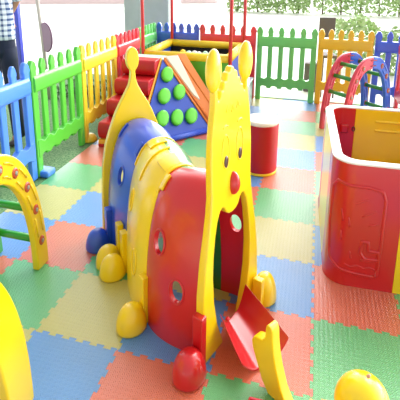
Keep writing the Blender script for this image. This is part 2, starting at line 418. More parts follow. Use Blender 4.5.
# tail panel
c3 = CP[3]; D3 = DP[3]; N3 = Vector((-D3.y, D3.x))
def rpt(u, z, b):
    p = Vector(c3)+D3*(u-.02)+N3*b; return Vector((p.x-ORG.x, p.y-ORG.y, z+.001))
rr = [(.268, 0), (.262, .3), (.25, .55), (.222, .72), (.182, .84), (.14, .95), (.098, 1.03), (.058, 1.10), (.032, 1.15), (.02, 1.20), (.016, 1.25)]
rb = [(.047*math.sin(a), 1.34-.088*math.cos(a)) for a in [(.42+(PI-.42)*k/12) for k in range(13)]]
hf = rr+rb
rin = [(.19, 0), (.195, .3), (.185, .5), (.15, .66), (.1, .74), (.05, .775), (0, .785)]
poly = hf+[(-x, z) for x, z in hf[::-1][1:]]+[(-x, z) for x, z in rin][:-1]+rin[::-1]
G().prism(poly, -.02, .03, lambda a, b, t: rpt(a, b, t)).out('tail_panel', YEL, tun, bevel=.008, seg=2, ang=.9)
# dome feet with upright brackets
def foot(px, py, m, ang, r=.078, h=.14, bh=.30):
    a = Vector((math.cos(ang), math.sin(ang)))
    mx = Matrix.Rotation(ang, 4, 'Z'); mx.translation = Vector((px-ORG.x, py-ORG.y, 0))
    o = G().lathe([(r*.9, .0)]+[(max(r*math.cos(PI/2*q/12)**.75, 1e-4), .012+h*math.sin(PI/2*q/12)) for q in range(13)], 26, mx=mx, sx=1.12).out('foot', m, tun, smooth=True)
    g = G().box(-.105, -.062, -.03, .03, .004, bh, mx); g.out('bracket', m, o, bevel=.006)
def along(t, u, extra=0):
    c = cat(CP, t); d = cat(DP, t).normalized(); return c+d*u, math.atan2(d.y, d.x)
for t, m, r in ((.06, RED, .083), (1.0, YEL, .08), (1.9, YEL, .078), (2.13, YEL, .078), (2.62, BLU, .078)):
    p, a = along(t, -(tw(t)+(.135 if t < .5 else .098))); foot(p.x, p.y, m, a+PI, r)
for t, m, r in ((1.0, YEL, .08), (1.9, YEL, .078), (2.62, BLU, .078)):
    p, a = along(t, (tw(t)+.098)); foot(p.x, p.y, m, a, r)
pR = A+DS*(SC0+.275); foot(pR.x+.045, pR.y+.02, YEL, math.atan2(DS.y, DS.x), .075, .17, .2)
# tongue ramp
FWD = Vector((.72, -.69, 0)).normalized(); W1 = Vector((.69, .72, 0)).normalized()
def rp(u, f, z):
    k_ = min(max(f/.28, 0), 1)
    p = A+DS*SC0+(DS*(1-k_)+W1*k_).normalized()*u+FWD*f; return Vector((p.x-ORG.x, p.y-ORG.y, z))
N = 12; vs = []; fs = []; K = 14
for lay in (0, 1):
    for i in range(N+1):
        s_ = i/N; f = -.01+.29*s_; zf = .065*(1-s_)**1.1+.02; hw = .138+.015*s_
        for k in range(K+1):
            q = -1+2*k/K; wall = .115*(1-.25*s_)*max(0, (abs(q)-.35)/.65)**1.6
            vs.append(rp(q*hw*(1.0), f, zf+wall-(.014 if lay else 0)))
W = K+1; L = (N+1)*W
for i in range(N):
    for k in range(K): a = i*W+k; fs.append((a, a+1, a+W+1, a+W)); fs.append((L+a, L+a+W, L+a+W+1, L+a+1))
for i in range(N):
    for k in (0, K): a = i*W+k; fs.append((a, a+W, L+a+W, L+a))
for k in range(K):
    for i in (0, N): a = i*W+k; fs.append((a, a+1, L+a+1, L+a))
rampo = link('tongue_ramp', vs, fs, RED, tun, bevel=.004, ang=1.0)
mx = frame(rp(-.1, .03, .17), (1, 0, 0), FWD)
G().lathe([(.011, 0), (.011, .01), (.006, .014)], 14, mx=mx).out('bolt', RED, rampo)

# ============================================================ SOFT PLAY CORNER
# steps
STX0, STX1 = -2.40, -1.955
stp = thing('foam_steps', 'red padded foam steps with yellow side trim, left of the green knobbed climbing wall', 'steps', (-2.19, 2.4, .012))
ox, oy = -2.19, 2.4
NS = 4; y0, y1, H = 1.95, 2.86, .89; HB = .09
for k in range(NS):
    za, zb = HB+k*(H-HB)/NS, HB+(k+1)*(H-HB)/NS
    ya = y0+(y1-y0)*k/NS; yb = y1; r = (zb-za)*.485; zc = (za+zb)/2
    prof = [(yb, za+.002), (yb, zb-.002)]+[(ya+.07-.07*math.cos(t)-.0 if False else ya+.07-.055*math.sin(t)-.02, zc+r*math.cos(t)) for t in [PI*q/12 for q in range(13)]]
    m = SR
    z_off = .05 if k == 0 else 0
    G().prism(prof, STX0+.002, STX1-.002, lambda a, b, s: (s-ox, a-oy, b)).out('step_cushion', m, stp, bevel=.012, seg=3, ang=.8)
G().box(STX0-ox+.005, STX1-ox-.005, y0-oy-.002, y1-oy, .04, .092).out('base_band', plastic('trim_orange', (250, 176, 40), .4), stp, bevel=.006)
G().box(STX0-ox+.005, STX1-ox-.005, y0-oy, y1-oy, 0, .04).out('base_edge', SR, stp, bevel=.004)
tr = plastic('trim_orange', (250, 176, 40), .4)
pl = [(y0-.01, 0), (y1, 0), (y1, H+.01), (y1-.03, H+.01), (y0-.01, .05)]
G().prism(pl, STX1, STX1+.012, lambda a, b, s: (s-ox, a-oy, b)).out('side_trim', tr, stp, bevel=.004)
# climbing wall (filled corner) with knobs
cw = thing('knob_climber', 'blue triangular padded climbing wall studded with round green knobs', 'climbing wall', (-1.7, 2.6, .012))
o_ = Vector((-1.7, 2.6, 0))
a_ = Vector((-1.935, 2.86, .89)); b_ = Vector((-1.935, 1.98, 0)); c_ = Vector((-1.25, 2.80, 0)); d_ = Vector((-1.935, 2.86, 0))
c2_ = Vector((-1.25, 2.86, 0)); 
link('wall_block', [v-o_ for v in (a_, b_, c_, d_, c2_)], [(0, 1, 2), (0, 3, 1), (0, 2, 4), (0, 4, 3), (1, 3, 4, 2)], SB, cw, bevel=.008)
nrm = (b_-a_).cross(c_-a_).normalized()
if nrm.y > 0: nrm = -nrm
def onw(x, z):   # point of the slanted face at given x, z
    y = a_.y-((x-a_.x)*nrm.x+(z-a_.z)*nrm.z)/nrm.y; return Vector((x, y, z))
kn = [(-1.852, .695), (-1.826, .470), (-1.690, .485), (-1.788, .245), (-1.652, .225), (-1.515, .21), (-1.72, .03+.04), (-1.58, .06), (-1.44, .055)]
for x, z in kn[:6]:
    mx = frame(onw(x, z)-o_, (1, 0, 0), nrm)
    G().lathe([(.078, -.004), (.078, .035), (.072, .046), (.05, .05), (.001, .051)], 26, mx=mx, sy=1.35).out('knob', SLIME, cw, smooth=True, bevel=0)
for p, q, m, r in ((b_+Vector((0, 0, .035)), c_+Vector((0, 0, .035)), SB, .035), (a_, c_, SO, .013)):
    s = (q-p)*.03
    G().tube([p+s-o_+nrm*.006, q-s-o_+nrm*.006], r, 12).out('bolster' if r > .02 else 'edge_piping', m, cw, smooth=True)
# slide
sl = thing('foam_slide', 'orange padded slide with glare painted in cream, running down beside the knobbed wall', 'slide', (-1.5, 3.0, .012))
o_ = Vector((-1.5, 3.0, 0))
A1 = Vector((-1.925, 2.875, .90)); A2 = Vector((-1.70, 3.06, .90)); B1 = Vector((-1.24, 2.875, .0)); B2 = Vector((-1.10, 3.06, .0))
def lerp(p, q, t): return p+(q-p)*t
def quadprism(P, Q, R, S, thick, name, m, par):  # P,Q top edge; R,S bottom edge
    dn = Vector((0, 0, -thick)); T_ = [P, Q, S, R]
    vs = [v-o_ for v in T_]+[Vector((v.x, v.y, max(v.z-thick, 0)))-o_ for v in T_]
    return link(name, vs, [(0, 1, 2, 3), (4, 5, 6, 7), (0, 1, 5, 4), (1, 2, 6, 5), (2, 3, 7, 6), (3, 0, 4, 7)], m, par, bevel=.006)
B1z = B1+Vector((0, 0, .03)); B2z = B2+Vector((0, 0, .03))
f0, f1 = .06, .62
quadprism(lerp(A1, A2, 0), lerp(A1, A2, f0), B1z, lerp(B1z, B2z, f0), .9, 'side_piping', SO, sl)
quadprism(lerp(A1, A2, f0), lerp(A1, A2, f1)+Vector((0, 0, -.002)), lerp(B1z, B2z, f0), lerp(B1z, B2z, f1), .9, 'slide_bed', SO, sl)
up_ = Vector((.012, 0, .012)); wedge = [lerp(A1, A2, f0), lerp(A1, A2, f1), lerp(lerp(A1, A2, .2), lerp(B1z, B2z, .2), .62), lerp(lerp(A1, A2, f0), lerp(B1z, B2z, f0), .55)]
link('painted_glare', [v-o_+up_ for v in wedge]+[v-o_ for v in wedge], [(0, 1, 2, 3), (4, 5, 6, 7), (0, 1, 5, 4), (1, 2, 6, 5), (2, 3, 7, 6), (3, 0, 4, 7)], CRM, sl)  # pale wedge painted in for the glare on the orange bed
quadprism(lerp(A1, A2, f1)+Vector((0, 0, .03)), A2+Vector((0, 0, .03)), lerp(B1z, B2z, f1)+Vector((0, 0, .02)), B2z+Vector((0, 0, .02)), .95, 'side_bolster', SO, sl)
# platform between
pf = G().box(-2.42, -1.955, 2.88, 3.12, .0125, .885).out('corner_platform', MINT, bevel=.015)
tag(pf, 'pale mint padded platform at the top of the red foam steps', 'platform')
# pool
pp = thing('foam_ball_pool', 'square padded ball pool with yellow rolled rim, green front and red corner poles', 'ball pool', (-1.7, 3.7, .012))
ox, oy = -1.7, 3.7; X0, X1, Y0, Y1 = -2.35, -1.13, 3.20, 4.30; HW = .81; tk = .07
G().box(X0-ox, X1-ox, Y0-oy, Y0+tk-oy, 0, HW).out('front_wall', SG, pp, bevel=.01)
G().box(X0-ox, X1-ox, Y1-tk-oy, Y1-oy, 0, HW).out('back_wall', DRK, pp, bevel=.01)
G().box(X0-ox, X0+tk-ox, Y0+tk-oy, Y1-tk-oy, 0, HW).out('side_wall', SB, pp, bevel=.01)
G().box(X1-tk-ox, X1-ox, Y0+tk-oy, Y1-tk-oy, 0, HW).out('side_wall', SB, pp, bevel=.01)
G().box(X0+tk-ox, X1-tk-ox, Y0+tk-oy, Y1-tk-oy, .3, .74).out('liner', DRK, pp)
rr_ = .06; c = tk/2
rim = [((X0+c, Y0+c), (X1-c, Y0+c)), ((X1-c, Y0+c), (X1-c, Y1-c)), ((X1-c, Y1-c), (X0+c, Y1-c)), ((X0+c, Y1-c), (X0+c, Y0+c))]
for (p, q) in rim:
    G().tube([(p[0]-ox, p[1]-oy, HW+.04), (q[0]-ox, q[1]-oy, HW+.04)], rr_, 16).out('rim_roll', SY, pp, smooth=True)
for x, y in ((X0+.0, Y0+.03), (X0+.06, Y1+.0), (X1+.0, Y0+.0), (X1-.0, Y1-.0)):
    G().lathe([(.024, 0), (.024, 3.2)], 14, (x-ox, y-oy, 0)).out('corner_pole', RED, pp, smooth=False)
cols = [('white', WHT), ('pale mint', MINT), ('green', SG), ('yellow', SY), ('red', SR)]
for k, (x, y, ci) in enumerate(((-1.86, 3.9, 1), (-1.78, 3.93, 0), (-1.70, 3.88, 0), (-1.62, 3.94, 1), (-1.97, 3.97, 3), (-1.52, 3.96, 4))):
    cn, m = cols[ci]
    b = G().lathe(ball_prof(.045), 18).out('play_ball', m, smooth=True); b.location = (x, y-.12, .753+.045)
    tag(b, ['pale mint play ball on the black liner, left of the white pair', 'left of two white play balls on the black liner', 'right of two white play balls on the black liner', 'pale mint play ball right of the white pair', 'yellow play ball on the left of the black liner', 'red play ball on the right of the black liner'][k], 'ball', 'balls in the foam pool')
# grey box bench beside the pool
bx = thing('grey_cabinet', 'low grey box with pale glassy lid between the foam pool and red stool', 'box', (-1.0, 3.5, .012))
G().box(-.075, .06, -.5, .55, 0, .40).out('body', STEEL, bx, bevel=.008)
G().box(-.085, .07, -.515, .56, .40, .43).out('lid', plastic('pale_lid', (196, 224, 232), .15, .5), bx, bevel=.006)
G().box(-.06, .045, -.508, -.5, .05, .37).out('front_panel', DRK, bx, bevel=.002)

# stool
stl = thing('round_stool', 'round red padded stool with a cream top behind the caterpillar face', 'stool', (-.545, 1.87, .012))
G().lathe([(.165, .03), (.168, .05), (.168, .5), (.165, .515)], 48).out('body', SR, stl, bevel=.004, ang=.5)
G().lathe([(.162, .515), (.168, .522), (.168, .54), (.162, .552), (.14, .557), (.001, .56)], 48).out('seat_pad', CRM, stl, smooth=True)
G().lathe([(.16, 0), (.169, .006), (.169, .024), (.165, .03)], 48).out('base_ring', SY, stl, bevel=.002)

# ============================================================ RED AND YELLOW BALL PIT
pit = thing('ball_pit', 'red and yellow plastic ball pit with rounded rim coloured white for glare, at the right edge', 'ball pit', (.604, .965, .012), .03)
ox, oy = .604, .965; HX, HY, RC = .555, .61, .14; PH = .84
def pitpath(inset, n=10):
    pts = []; hx, hy, r = HX-inset, HY-inset, RC-inset*.6
    for cx_, cy_, a0 in ((-hx+r, -hy+r, PI), (hx-r, -hy+r, 1.5*PI), (hx-r, hy-r, 0), (-hx+r, hy-r, PI/2)):
        pts.append([(cx_+r*math.cos(a0+PI/2*k/n), cy_+r*math.sin(a0+PI/2*k/n)) for k in range(n+1)])
    return pts
PO = pitpath(0); PI_ = pitpath(.06)
def wallpiece(name, outer, inner, m):
    n = len(outer)
    vs = []
    for (z, k) in ((0, .012), (.03, 0), (.08, .0), (PH, 0)):
        vs += [(x*(1+k), y*(1+k), z) for x, y in outer]
    vs += [(x, y, PH) for x, y in inner]+[(x, y, 0) for x, y in inner]
    fs = []
    for l in range(5):
        for i in range(n-1): fs.append((l*n+i, l*n+i+1, (l+1)*n+i+1, (l+1)*n+i))
    for i in range(n-1): fs.append((5*n+i, 5*n+i+1, i+1, i))
    fs += [tuple(l*n for l in range(6)), tuple(l*n+n-1 for l in range(6))]
    return link(name, vs, fs, m, pit, bevel=.004, ang=.6)
EXT = .24
corner_dirs = []
def lerp2(p, q, t): return (p[0]+(q[0]-p[0])*t, p[1]+(q[1]-p[1])*t)
def ext(arcs, c_):
    """corner arc c_ extended along both neighbouring walls"""
    arc = arcs[c_]; prv = arcs[c_-1][-1]; nxt = arcs[(c_+1) % 4][0]
    L1 = math.dist(prv, arc[0]); L2 = math.dist(arc[-1], nxt)
    return [lerp2(arc[0], prv, CEB[c_][0]/L1)]+arc+[lerp2(arc[-1], nxt, CEB[c_][1]/L2)]
CEB = [(.165, .275), (.275, .165), (.165, .09), (.09, .165)]
corner_o = [ext(PO, k) for k in range(4)]; corner_i = [ext(PI_, k) for k in range(4)]
cps = []
for k in range(4): cps.append(wallpiece('corner_panel', corner_o[k], corner_i[k], RED))
sps = []
for k in range(4):
    a, b = corner_o[k][-1], corner_o[(k+1) % 4][0]; c, d = corner_i[k][-1], corner_i[(k+1) % 4][0]
    sps.append(wallpiece('side_panel', [a, b], [c, d], YEL))
# rim: white stands in for the glare over its own colour
full = [p for arc in pitpath(.03) for p in arc]
vs = []; fs = []; n = len(full)
pr_ = [(-.031, PH-.002), (-.033, PH+.004), (-.026, PH+.010), (.0, PH+.012), (.024, PH+.010), (.029, PH+.004), (.027, PH-.002)]
rings = []
for (off, z) in pr_:
    pts = [p for arc in pitpath(.03+off) for p in arc]; vs += [(x, y, z) for x, y in pts]
for l in range(len(pr_)):
    l2 = (l+1) % len(pr_)
    for i in range(n): fs.append((l*n+i, l*n+(i+1) % n, l2*n+(i+1) % n, l2*n+i))
link('rim', vs, fs, WHT, pit, smooth=True)
# embossed picture on front-left corner/front panel: a raised frame and spout shape, rays of light
yf = -HY-.001
def onfront(x, z, o=0):   # follow the outer surface of the front-left corner by arc length from the front wall
    fx = -HX+RC
    if x >= fx: return Vector((x, -HY-o, z))
    a = (fx-x)/RC; a = min(a, PI/2)
    return Vector((fx-math.sin(a)*(RC+o), -HY+RC-math.cos(a)*(RC+o), z))
cp0 = cps[0]
def emb(pts, r, name='embossed_line', closed=True, m=RED):
    dense = []; pts = [(-.575+(x+.575)*1.38, z) for x, z in pts]
    N_ = len(pts)
    for i in range(N_ if closed else N_-1):
        p, q = pts[i], pts[(i+1) % N_]
        for k in range(4): dense.append(lerp2(p, q, k/4))
    if not closed: dense.append(pts[-1])
    G().tube([onfront(x, z, -.002) for x, z in dense], r, 8, closed).out(name, m, cp0, smooth=True)
fr = [(-.56, .16), (-.50, .11), (-.42, .095), (-.345, .09), (-.335, .10), (-.33, .30), (-.33, .62), (-.345, .68), (-.40, .70), (-.48, .70), (-.54, .71), (-.57, .66), (-.575, .4)]
emb(fr, .011)
emb([(-.335, .27), (-.38, .27), (-.385, .33), (-.41, .33), (-.415, .25), (-.40, .22), (-.39, .21), (-.335, .215)], .012)
emb([(-.335, .22), (-.37, .20), (-.41, .20)], .01, closed=False)
emb([(-.34, .14), (-.37, .155), (-.39, .14), (-.42, .155), (-.45, .14), (-.48, .155)], .006, closed=False)
for x, z, dx, dz in ((-.45, .58, .06, .05), (-.42, .50, .07, .06), (-.50, .45, -.015, .1), (-.47, .42, -.01, .08), (-.39, .44, .05, .03), (-.50, .32, -.01, .08), (-.46, .25, .01, -.06)):
    emb([(x, z), (x+dx*.8, z+dz*.8)], .006, closed=False)
for x in (-.3575,):
    pass
# back wall inside: recessed handle, ribs and bolts
yi = HY-.06
G().box(-.42, -.35, yi-.022, yi+.01, .62, .70).out('handle_recess', plastic('red_dark_recess', (200, 16, 26)), cps[3], bevel=.02, seg=3)
for z in (.66, .74): G().box(-.14, .25, yi-.008, yi+.01, z-.012, z+.012).out('rib', YEL, sps[2], bevel=.01)
for x, z in ((-.31, .66), (-.31, .36)):
    G().tube([(x+.011*math.cos(a*2*PI/16), yi-.002, z+.018*math.sin(a*2*PI/16)) for a in range(16)], .005, 6, True).out('bolt_ring', BRN, sps[2])
G().box(-HX+.065, HX-.065, -HY+.065, HY-.065, 0, .33).out('inner_floor', plastic('pit_floor', (60, 110, 200), .6, 0), pit, bevel=.01)
bc = [('pale blue', plastic('ball_blue', (90, 170, 230))), ('white', WHT), ('yellow', YEL), ('dark green', GRN), ('red', RED), ('blue', BLU)]
for k, (x, ci) in enumerate(((.375, 0), (.445, 2), (.515, 1), (.585, 5), (.655, 3), (.73, 4), (.80, 2), (.87, 0))):
    for row in range(1):
        cn, m = bc[ci]
        b = G().lathe(ball_prof(.033), 16).out('play_ball', m, smooth=True); b.location = (x, 1.465-.01*(k % 3), .343+.033)
        tag(b, ['pale blue play ball leftmost against the inner back wall of the pit', 'yellow play ball second from left in the pit', 'white play ball third from left in the pit', 'deep blue play ball in the pit row, fourth from left', 'dark green play ball in the pit row, fifth from left', 'red play ball in the pit row at the right frame edge', 'yellow play ball in the pit row, seventh from left', 'pale blue play ball last in the pit row'][k], 'ball', 'balls in the ball pit')

# ============================================================ ARCH LADDERS
def se(a, e=2/2.4):
    c, s_ = math.cos(a), max(math.sin(a), 0)
    return math.copysign(abs(c)**e, c), s_**e
def arch_half(cy, ry, rz, band, x0, x1, a0, a1, n=22, rows=None):
    """half an arch plate in the local YZ plane, between angles; returns G"""
    vs = []; fs = []
    for x in (x0, x1):
        for i in range(n+1):
            a = a0+(a1-a0)*i/n
            ca, sa = se(a); vs.append((x, cy+ry*ca, rz*sa))
            vs.append((x, cy+(ry-band)*ca, (rz-band*1.5)*sa))
    L = 2*(n+1)
    for i in range(n):
        k = 2*i
        fs += [(k, k+2, k+3, k+1), (L+k, L+k+1, L+k+3, L+k+2), (k, L+k, L+k+2, k+2), (k+1, k+3, L+k+3, L+k+1)]
    fs += [(0, 1, L+1, L), (2*n, L+2*n, L+2*n+1, 2*n+1)]
    return G().add(vs, fs)
def climber(name, label, loc, rz, mats, rung_m, ry=.485, rzz=.94, gap=.35, band=.12, bolts=True, th_=.05, rungA=(15, 33, 51, 72, 108, 129, 147, 165), group='arch ladders'):
    t = thing(name, label, 'climbing frame', loc, rz, group)
    for xs, (ma, mb) in zip((0, -gap), mats):
        for (a0, a1, m) in ((0, PI/2, ma), (PI/2, PI, mb)):
            h = arch_half(0, ry, rzz, band, xs-th_/2, xs+th_/2, a0, a1).out('side_arch', m, t, bevel=.012, seg=3, ang=.9)
            if bolts:
                for dg in rungA:
                    a = math.radians(dg)
                    if not (a0 <= a <= a1): continue
                    y = (ry-band/2)*se(a)[0]; z = (rzz-band*.75)*se(a)[1]
                    mx = frame((xs+th_/2, y, z), (0, 1, 0), (1, 0, 0))
                    G().lathe([(.027, -.002), (.027, .003), (.021, .008)], 14, mx=mx, sx=1, sy=1.3).out('bolt_cap', plastic('bolt_orange', (196, 84, 40)), h)
                    G().lathe([(.011, .004), (.011, .011), (.004, .014)], 12, mx=mx, sx=1, sy=1.3).out('bolt_head', plastic('bolt_grey', (150, 160, 150)), h)
                # moulded panels between the bolts
                for q in range(len(rungA)-1):
                    a = math.radians((rungA[q]+rungA[q+1])/2)
                    if not (a0 <= a <= a1): continue
                    for s_ in (-.25, .25):
                        pts = []
                        for w_ in (-.09, 0, .09):
                            aa = a+w_; k_ = .5+s_*.9
                            pts.append((xs+th_/2+.001, (ry-band*k_)*se(aa)[0], (rzz-band*1.5*k_)*se(aa)[1]))
                        G().tube(pts, .007, 8).out('moulded_rib', m, h, smooth=True)
    for dg in rungA:
        a = math.radians(dg); y = (ry-band/2)*se(a)[0]; z = (rzz-band*.75)*se(a)[1]
        G().tube([(-gap+th_/2-.005, y, z), (-th_/2+.005, y, z)], .026, 12).out('rung', rung_m, t, smooth=True)
    return t
climber('arch_ladder', 'yellow bolted arch ladder with green rungs at the left edge', (-1.80, -.435, .012), 0, ((YEL, YEL), (GRN, GRN)), GRN, .485, .955, .37, .12, rungA=(10, 27, 44, 62, 80, 100, 118, 136, 153, 170))
climber('arch_ladder', 'smooth yellow arch cut off by the bottom left corner, nearest the camera', (-1.29, -1.33, .012), 0, ((YEL, YEL), (YEL, YEL)), GRN, .485, .96, .33, .16, bolts=False, th_=.06)
ARED = plastic('arch_red', (220, 52, 76)); ABLU = plastic('arch_blue', (52, 110, 225))
climber('arch_ladder', 'red and blue arch ladder with green rungs behind the ball pit', (.605, 3.33, .012), -PI/4, ((ABLU, ARED), (ABLU, ARED)), plastic('rung_green', (40, 150, 52)), .43, .97, .35, .10, rungA=(12, 30, 48, 68, 112, 132, 150, 168))

# ============================================================ DUCK ROCKER (bottom edge)
dk = thing('duck_rocker', 'yellow duck-shaped rocker cut off by the bottom edge, tail fin left and head right', 'rocking toy', (-.02, -.80, .012))
D0 = Vector((-.02, -.80, .012))
def smooth_chain(name, pts, m, par, sub=2):
    me = bpy.data.meshes.new(name); me.from_pydata([tuple(Vector(p[0])) for p in pts], [(i, i+1) for i in range(len(pts)-1)], [])
    o = bpy.data.objects.new(name, me); C.objects.link(o); me.materials.append(m); o.parent = par
    s = o.modifiers.new('skin', 'SKIN'); s.use_smooth_shade = True
    for i, p in enumerate(pts): me.skin_vertices[0].data[i].radius = p[1]
    me.skin_vertices[0].data[0].use_root = True
    o.modifiers.new('sub', 'SUBSURF').levels = sub; o.modifiers['sub'].render_levels = sub
    return o
# tail fin: outline in a slanted upright plane, extruded
tx = Vector((.82, -.57, 0)).normalized()
def tp(a, z, t):
    p = Vector((-.27, -.455, 0))+tx*a+Vector((-tx.y, tx.x, 0))*t
    return p-Vector((D0.x, D0.y, 0))+Vector((0, 0, z))
fin = [(.082, .375), (.098, .37), (.108, .35), (.112, .30), (.122, .24), (.14, .17), (.175, .08), (.23, .0), (.10, .0), (.06, .05), (.02, .13), (-.008, .19), (-.014, .225), (-.004, .25), (.02, .262), (.05, .268), (.066, .29), (.068, .35), (.072, .367)]
G().prism(fin, -.028, .028, tp).out('tail_fin', YEL, dk, bevel=.014, seg=3, ang=.5)
# body
g = G().lathe(ball_prof(1, 1, 16), 32, mx=Matrix.Translation((.05, -.02, .12)) @ Matrix.Diagonal((.23, .15, .12, 1)))
g.out('body', YEL, dk, smooth=True)
# head
hd = G().lathe(ball_prof(1, 1, 16), 32, mx=Matrix.Translation((.215, .15, .205)) @ Matrix.Diagonal((.112, .108, .128, 1))).out('head', YEL, dk, smooth=True)
G().lathe(ball_prof(1, 1, 12), 24, mx=Matrix.Translation((.318, .15, .17)) @ Matrix.Diagonal((.04, .05, .024, 1))).out('beak', plastic('beak_orange', (250, 190, 16)), hd, smooth=True)
G().lathe(ball_prof(1, 1, 8), 16, mx=Matrix.Translation((.165, .060, .21)) @ Matrix.Diagonal((.011, .008, .012, 1))).out('eye', plastic('eye_orange', (200, 70, 20)), hd, smooth=True)
G().tube([(.225, .16, .32), (.232, .165, .334), (.24, .17, .338)], [.009, .008, .004], 8).out('topknot', plastic('topknot_pink', (206, 150, 120)), hd, smooth=True)
smooth_chain('tail_root', [((-.12, .17, .035), (.03, .03)), ((-.08, .08, .06), (.05, .05)), ((.0, .0, .1), (.08, .07))], YEL, dk)
smooth_chain('neck', [((.12, 0, .1), (.08, .08)), ((.18, .08, .15), (.075, .075)), ((.21, .14, .19), (.07, .07))], YEL, dk)
# red ribbed foot plate
fp_ = G().box(-.26, -.13, .02, .15, .0, .10).out('foot_plate', plastic('ribbed_red', (214, 40, 70)), dk, bevel=.012)
for k in range(6):
    G().box(-.25, -.14, .032+.019*k, .041+.019*k, .10, .108).out('grip_rib', plastic('ribbed_red', (214, 40, 70)), fp_, bevel=.002)

# ============================================================ PERSON behind the fence
per = thing('person', 'person in blue checked shirt and navy trousers standing behind the blue fence', 'person', (-3.47, 1.80, .004), 0)
def shirtmat():
    m = bpy.data.materials.new('checked_cotton'); m.use_nodes = True; n = m.node_tree; p = n.nodes['Principled BSDF']
    p.inputs['Roughness'].default_value = .8
    t = nd(n, 'ShaderNodeTexCoord'); s = nd(n, 'ShaderNodeSeparateXYZ'); n.links.new(t.outputs['Object'], s.inputs[0])
    def stripe(v, f, c): return mth(n, 'GREATER_THAN', mth(n, 'SINE', mth(n, 'MULTIPLY', v, f)), c)
    a = stripe(s.outputs[0], 150.0, .25); b = stripe(s.outputs[2], 110.0, .25)
    k = mth(n, 'MULTIPLY', mth(n, 'ADD', a, b), .5)
    r = nd(n, 'ShaderNodeValToRGB'); r.color_ramp.elements[0].color = lin((225, 235, 248)); r.color_ramp.elements[1].color = lin((50, 78, 130))
    n.links.new(k, r.inputs[0]); n.links.new(r.outputs[0], p.inputs['Base Color']); return m
SH = shirtmat(); NAVY = plastic('navy_trousers', (22, 32, 58), .8, 0); SHOE = plastic('dark_shoe', (40, 30, 34), .5)
def skin(name, verts, edges, rad, m, par, sub=2):
    me = bpy.data.meshes.new(name); me.from_pydata(verts, edges, []); me.materials.append(m)
    o = bpy.data.objects.new(name, me); C.objects.link(o); o.parent = par
    s = o.modifiers.new('skin', 'SKIN'); s.use_smooth_shade = True
    for i, r in enumerate(rad): me.skin_vertices[0].data[i].radius = r
    me.skin_vertices[0].data[0].use_root = True
    k = o.modifiers.new('sub', 'SUBSURF'); k.levels = sub; k.render_levels = sub
    return o
Z = 1.42
bv = [(0, 0, .97*Z), (0, 0, 1.12*Z), (0, 0, 1.30*Z), (0, .01, 1.45*Z), (0, .02, 1.55*Z), (0, .0, 1.66*Z), (0, .0, 1.75*Z),
      (-.1, 0, .90*Z), (-.11, 0, .5*Z), (-.11, .02, .08*Z), (-.12, -.09, .045*Z),
      (.1, 0, .90*Z), (.12, 0, .5*Z), (.13, .02, .08*Z), (.14, -.09, .045*Z),
      (-.19, 0, 1.42*Z), (-.22, .04, 1.14*Z), (-.20, -.04, .93*Z), (.19, 0, 1.42*Z), (.19, .12, 1.16*Z), (.03, .2, 1.05*Z)]
be = [(0, 1), (1, 2), (2, 3), (3, 4), (4, 5), (5, 6), (0, 7), (7, 8), (8, 9), (9, 10), (0, 11), (11, 12), (12, 13), (13, 14), (3, 15), (15, 16), (16, 17), (3, 18), (18, 19), (19, 20)]
br = [(.14, .1), (.14, .1), (.15, .11), (.14, .1), (.055, .055), (.085, .1), (.075, .09), (.085, .085), (.06, .06), (.045, .045), (.045, .035), (.085, .085), (.06, .06), (.045, .045), (.045, .035), (.05, .05), (.04, .04), (.03, .03), (.05, .05), (.04, .04), (.03, .03)]
body = skin('body', bv, be, br, SKIN, per)
g_ = lambda r, k: tuple(v+k for v in r)
def loft(g, rings, n=24):
    vs = []; fs = []
    for (cx_, cy_, z, rx, ry) in rings: vs += [(cx_+rx*math.cos(2*PI*k/n), cy_+ry*math.sin(2*PI*k/n), z) for k in range(n)]
    for i in range(len(rings)-1):
        for k in range(n): fs.append((i*n+k, i*n+(k+1) % n, (i+1)*n+(k+1) % n, (i+1)*n+k))
    fs += [tuple(range(n)), tuple((len(rings)-1)*n+k for k in range(n))]
    return g.add(vs, fs)
g = loft(G(), [(0, 0, .86*Z, .19, .135), (0, 0, .90*Z, .192, .14), (0, 0, 1.05*Z, .185, .135), (0, 0, 1.25*Z, .20, .14), (0, 0, 1.38*Z, .215, .135), (0, .01, 1.46*Z, .17, .11), (0, .015, 1.50*Z, .08, .075)])
g.tube([bv[3], bv[15], bv[16]], [.08, .078, .066], 14); g.tube([bv[3], bv[18], bv[19]], [.08, .078, .066], 14)
g.out('shirt', SH, per, smooth=True)
g = loft(G(), [(0, 0, .93*Z, .165, .12), (0, 0, .86*Z, .18, .13), (0, 0, .78*Z, .185, .135), (0, 0, .72*Z, .16, .12)])
for q in ((bv[7], bv[8], (-.11, .02, .06*Z)), (bv[11], bv[12], (.13, .02, .06*Z))):
    p0, p1, p2 = map(Vector, q); g.tube([p0-Vector((0, 0, .15)), p0.lerp(p1, .5), p1, p1.lerp(p2, .5), p2], [.098, .092, .08, .072, .068], 16)
g.out('trousers', NAVY, per, smooth=True)
for sx in (-.115, .135):
    skin('shoe', [(sx, .03, .045), (sx, -.06, .045), (sx*1.02, -.15, .035)], [(0, 1), (1, 2)], [(.05, .045), (.052, .04), (.045, .03)], SHOE, per)
skin('hair', [(0, .02, 1.72*Z), (0, .03, 1.79*Z)], [(0, 1)], [(.09, .11), (.08, .09)], DRK, per)
HX0 = (0, 0, 1.7*Z)
for sx in (-1, 1):
    G().lathe(ball_prof(.012), 12, (sx*.032, -.092, 1.69*Z)).out('eye', DRK, body, smooth=True)
    G().lathe(ball_prof(.02, .035), 12, (sx*.088, .0, 1.68*Z)).out('ear', SKIN, body, smooth=True)
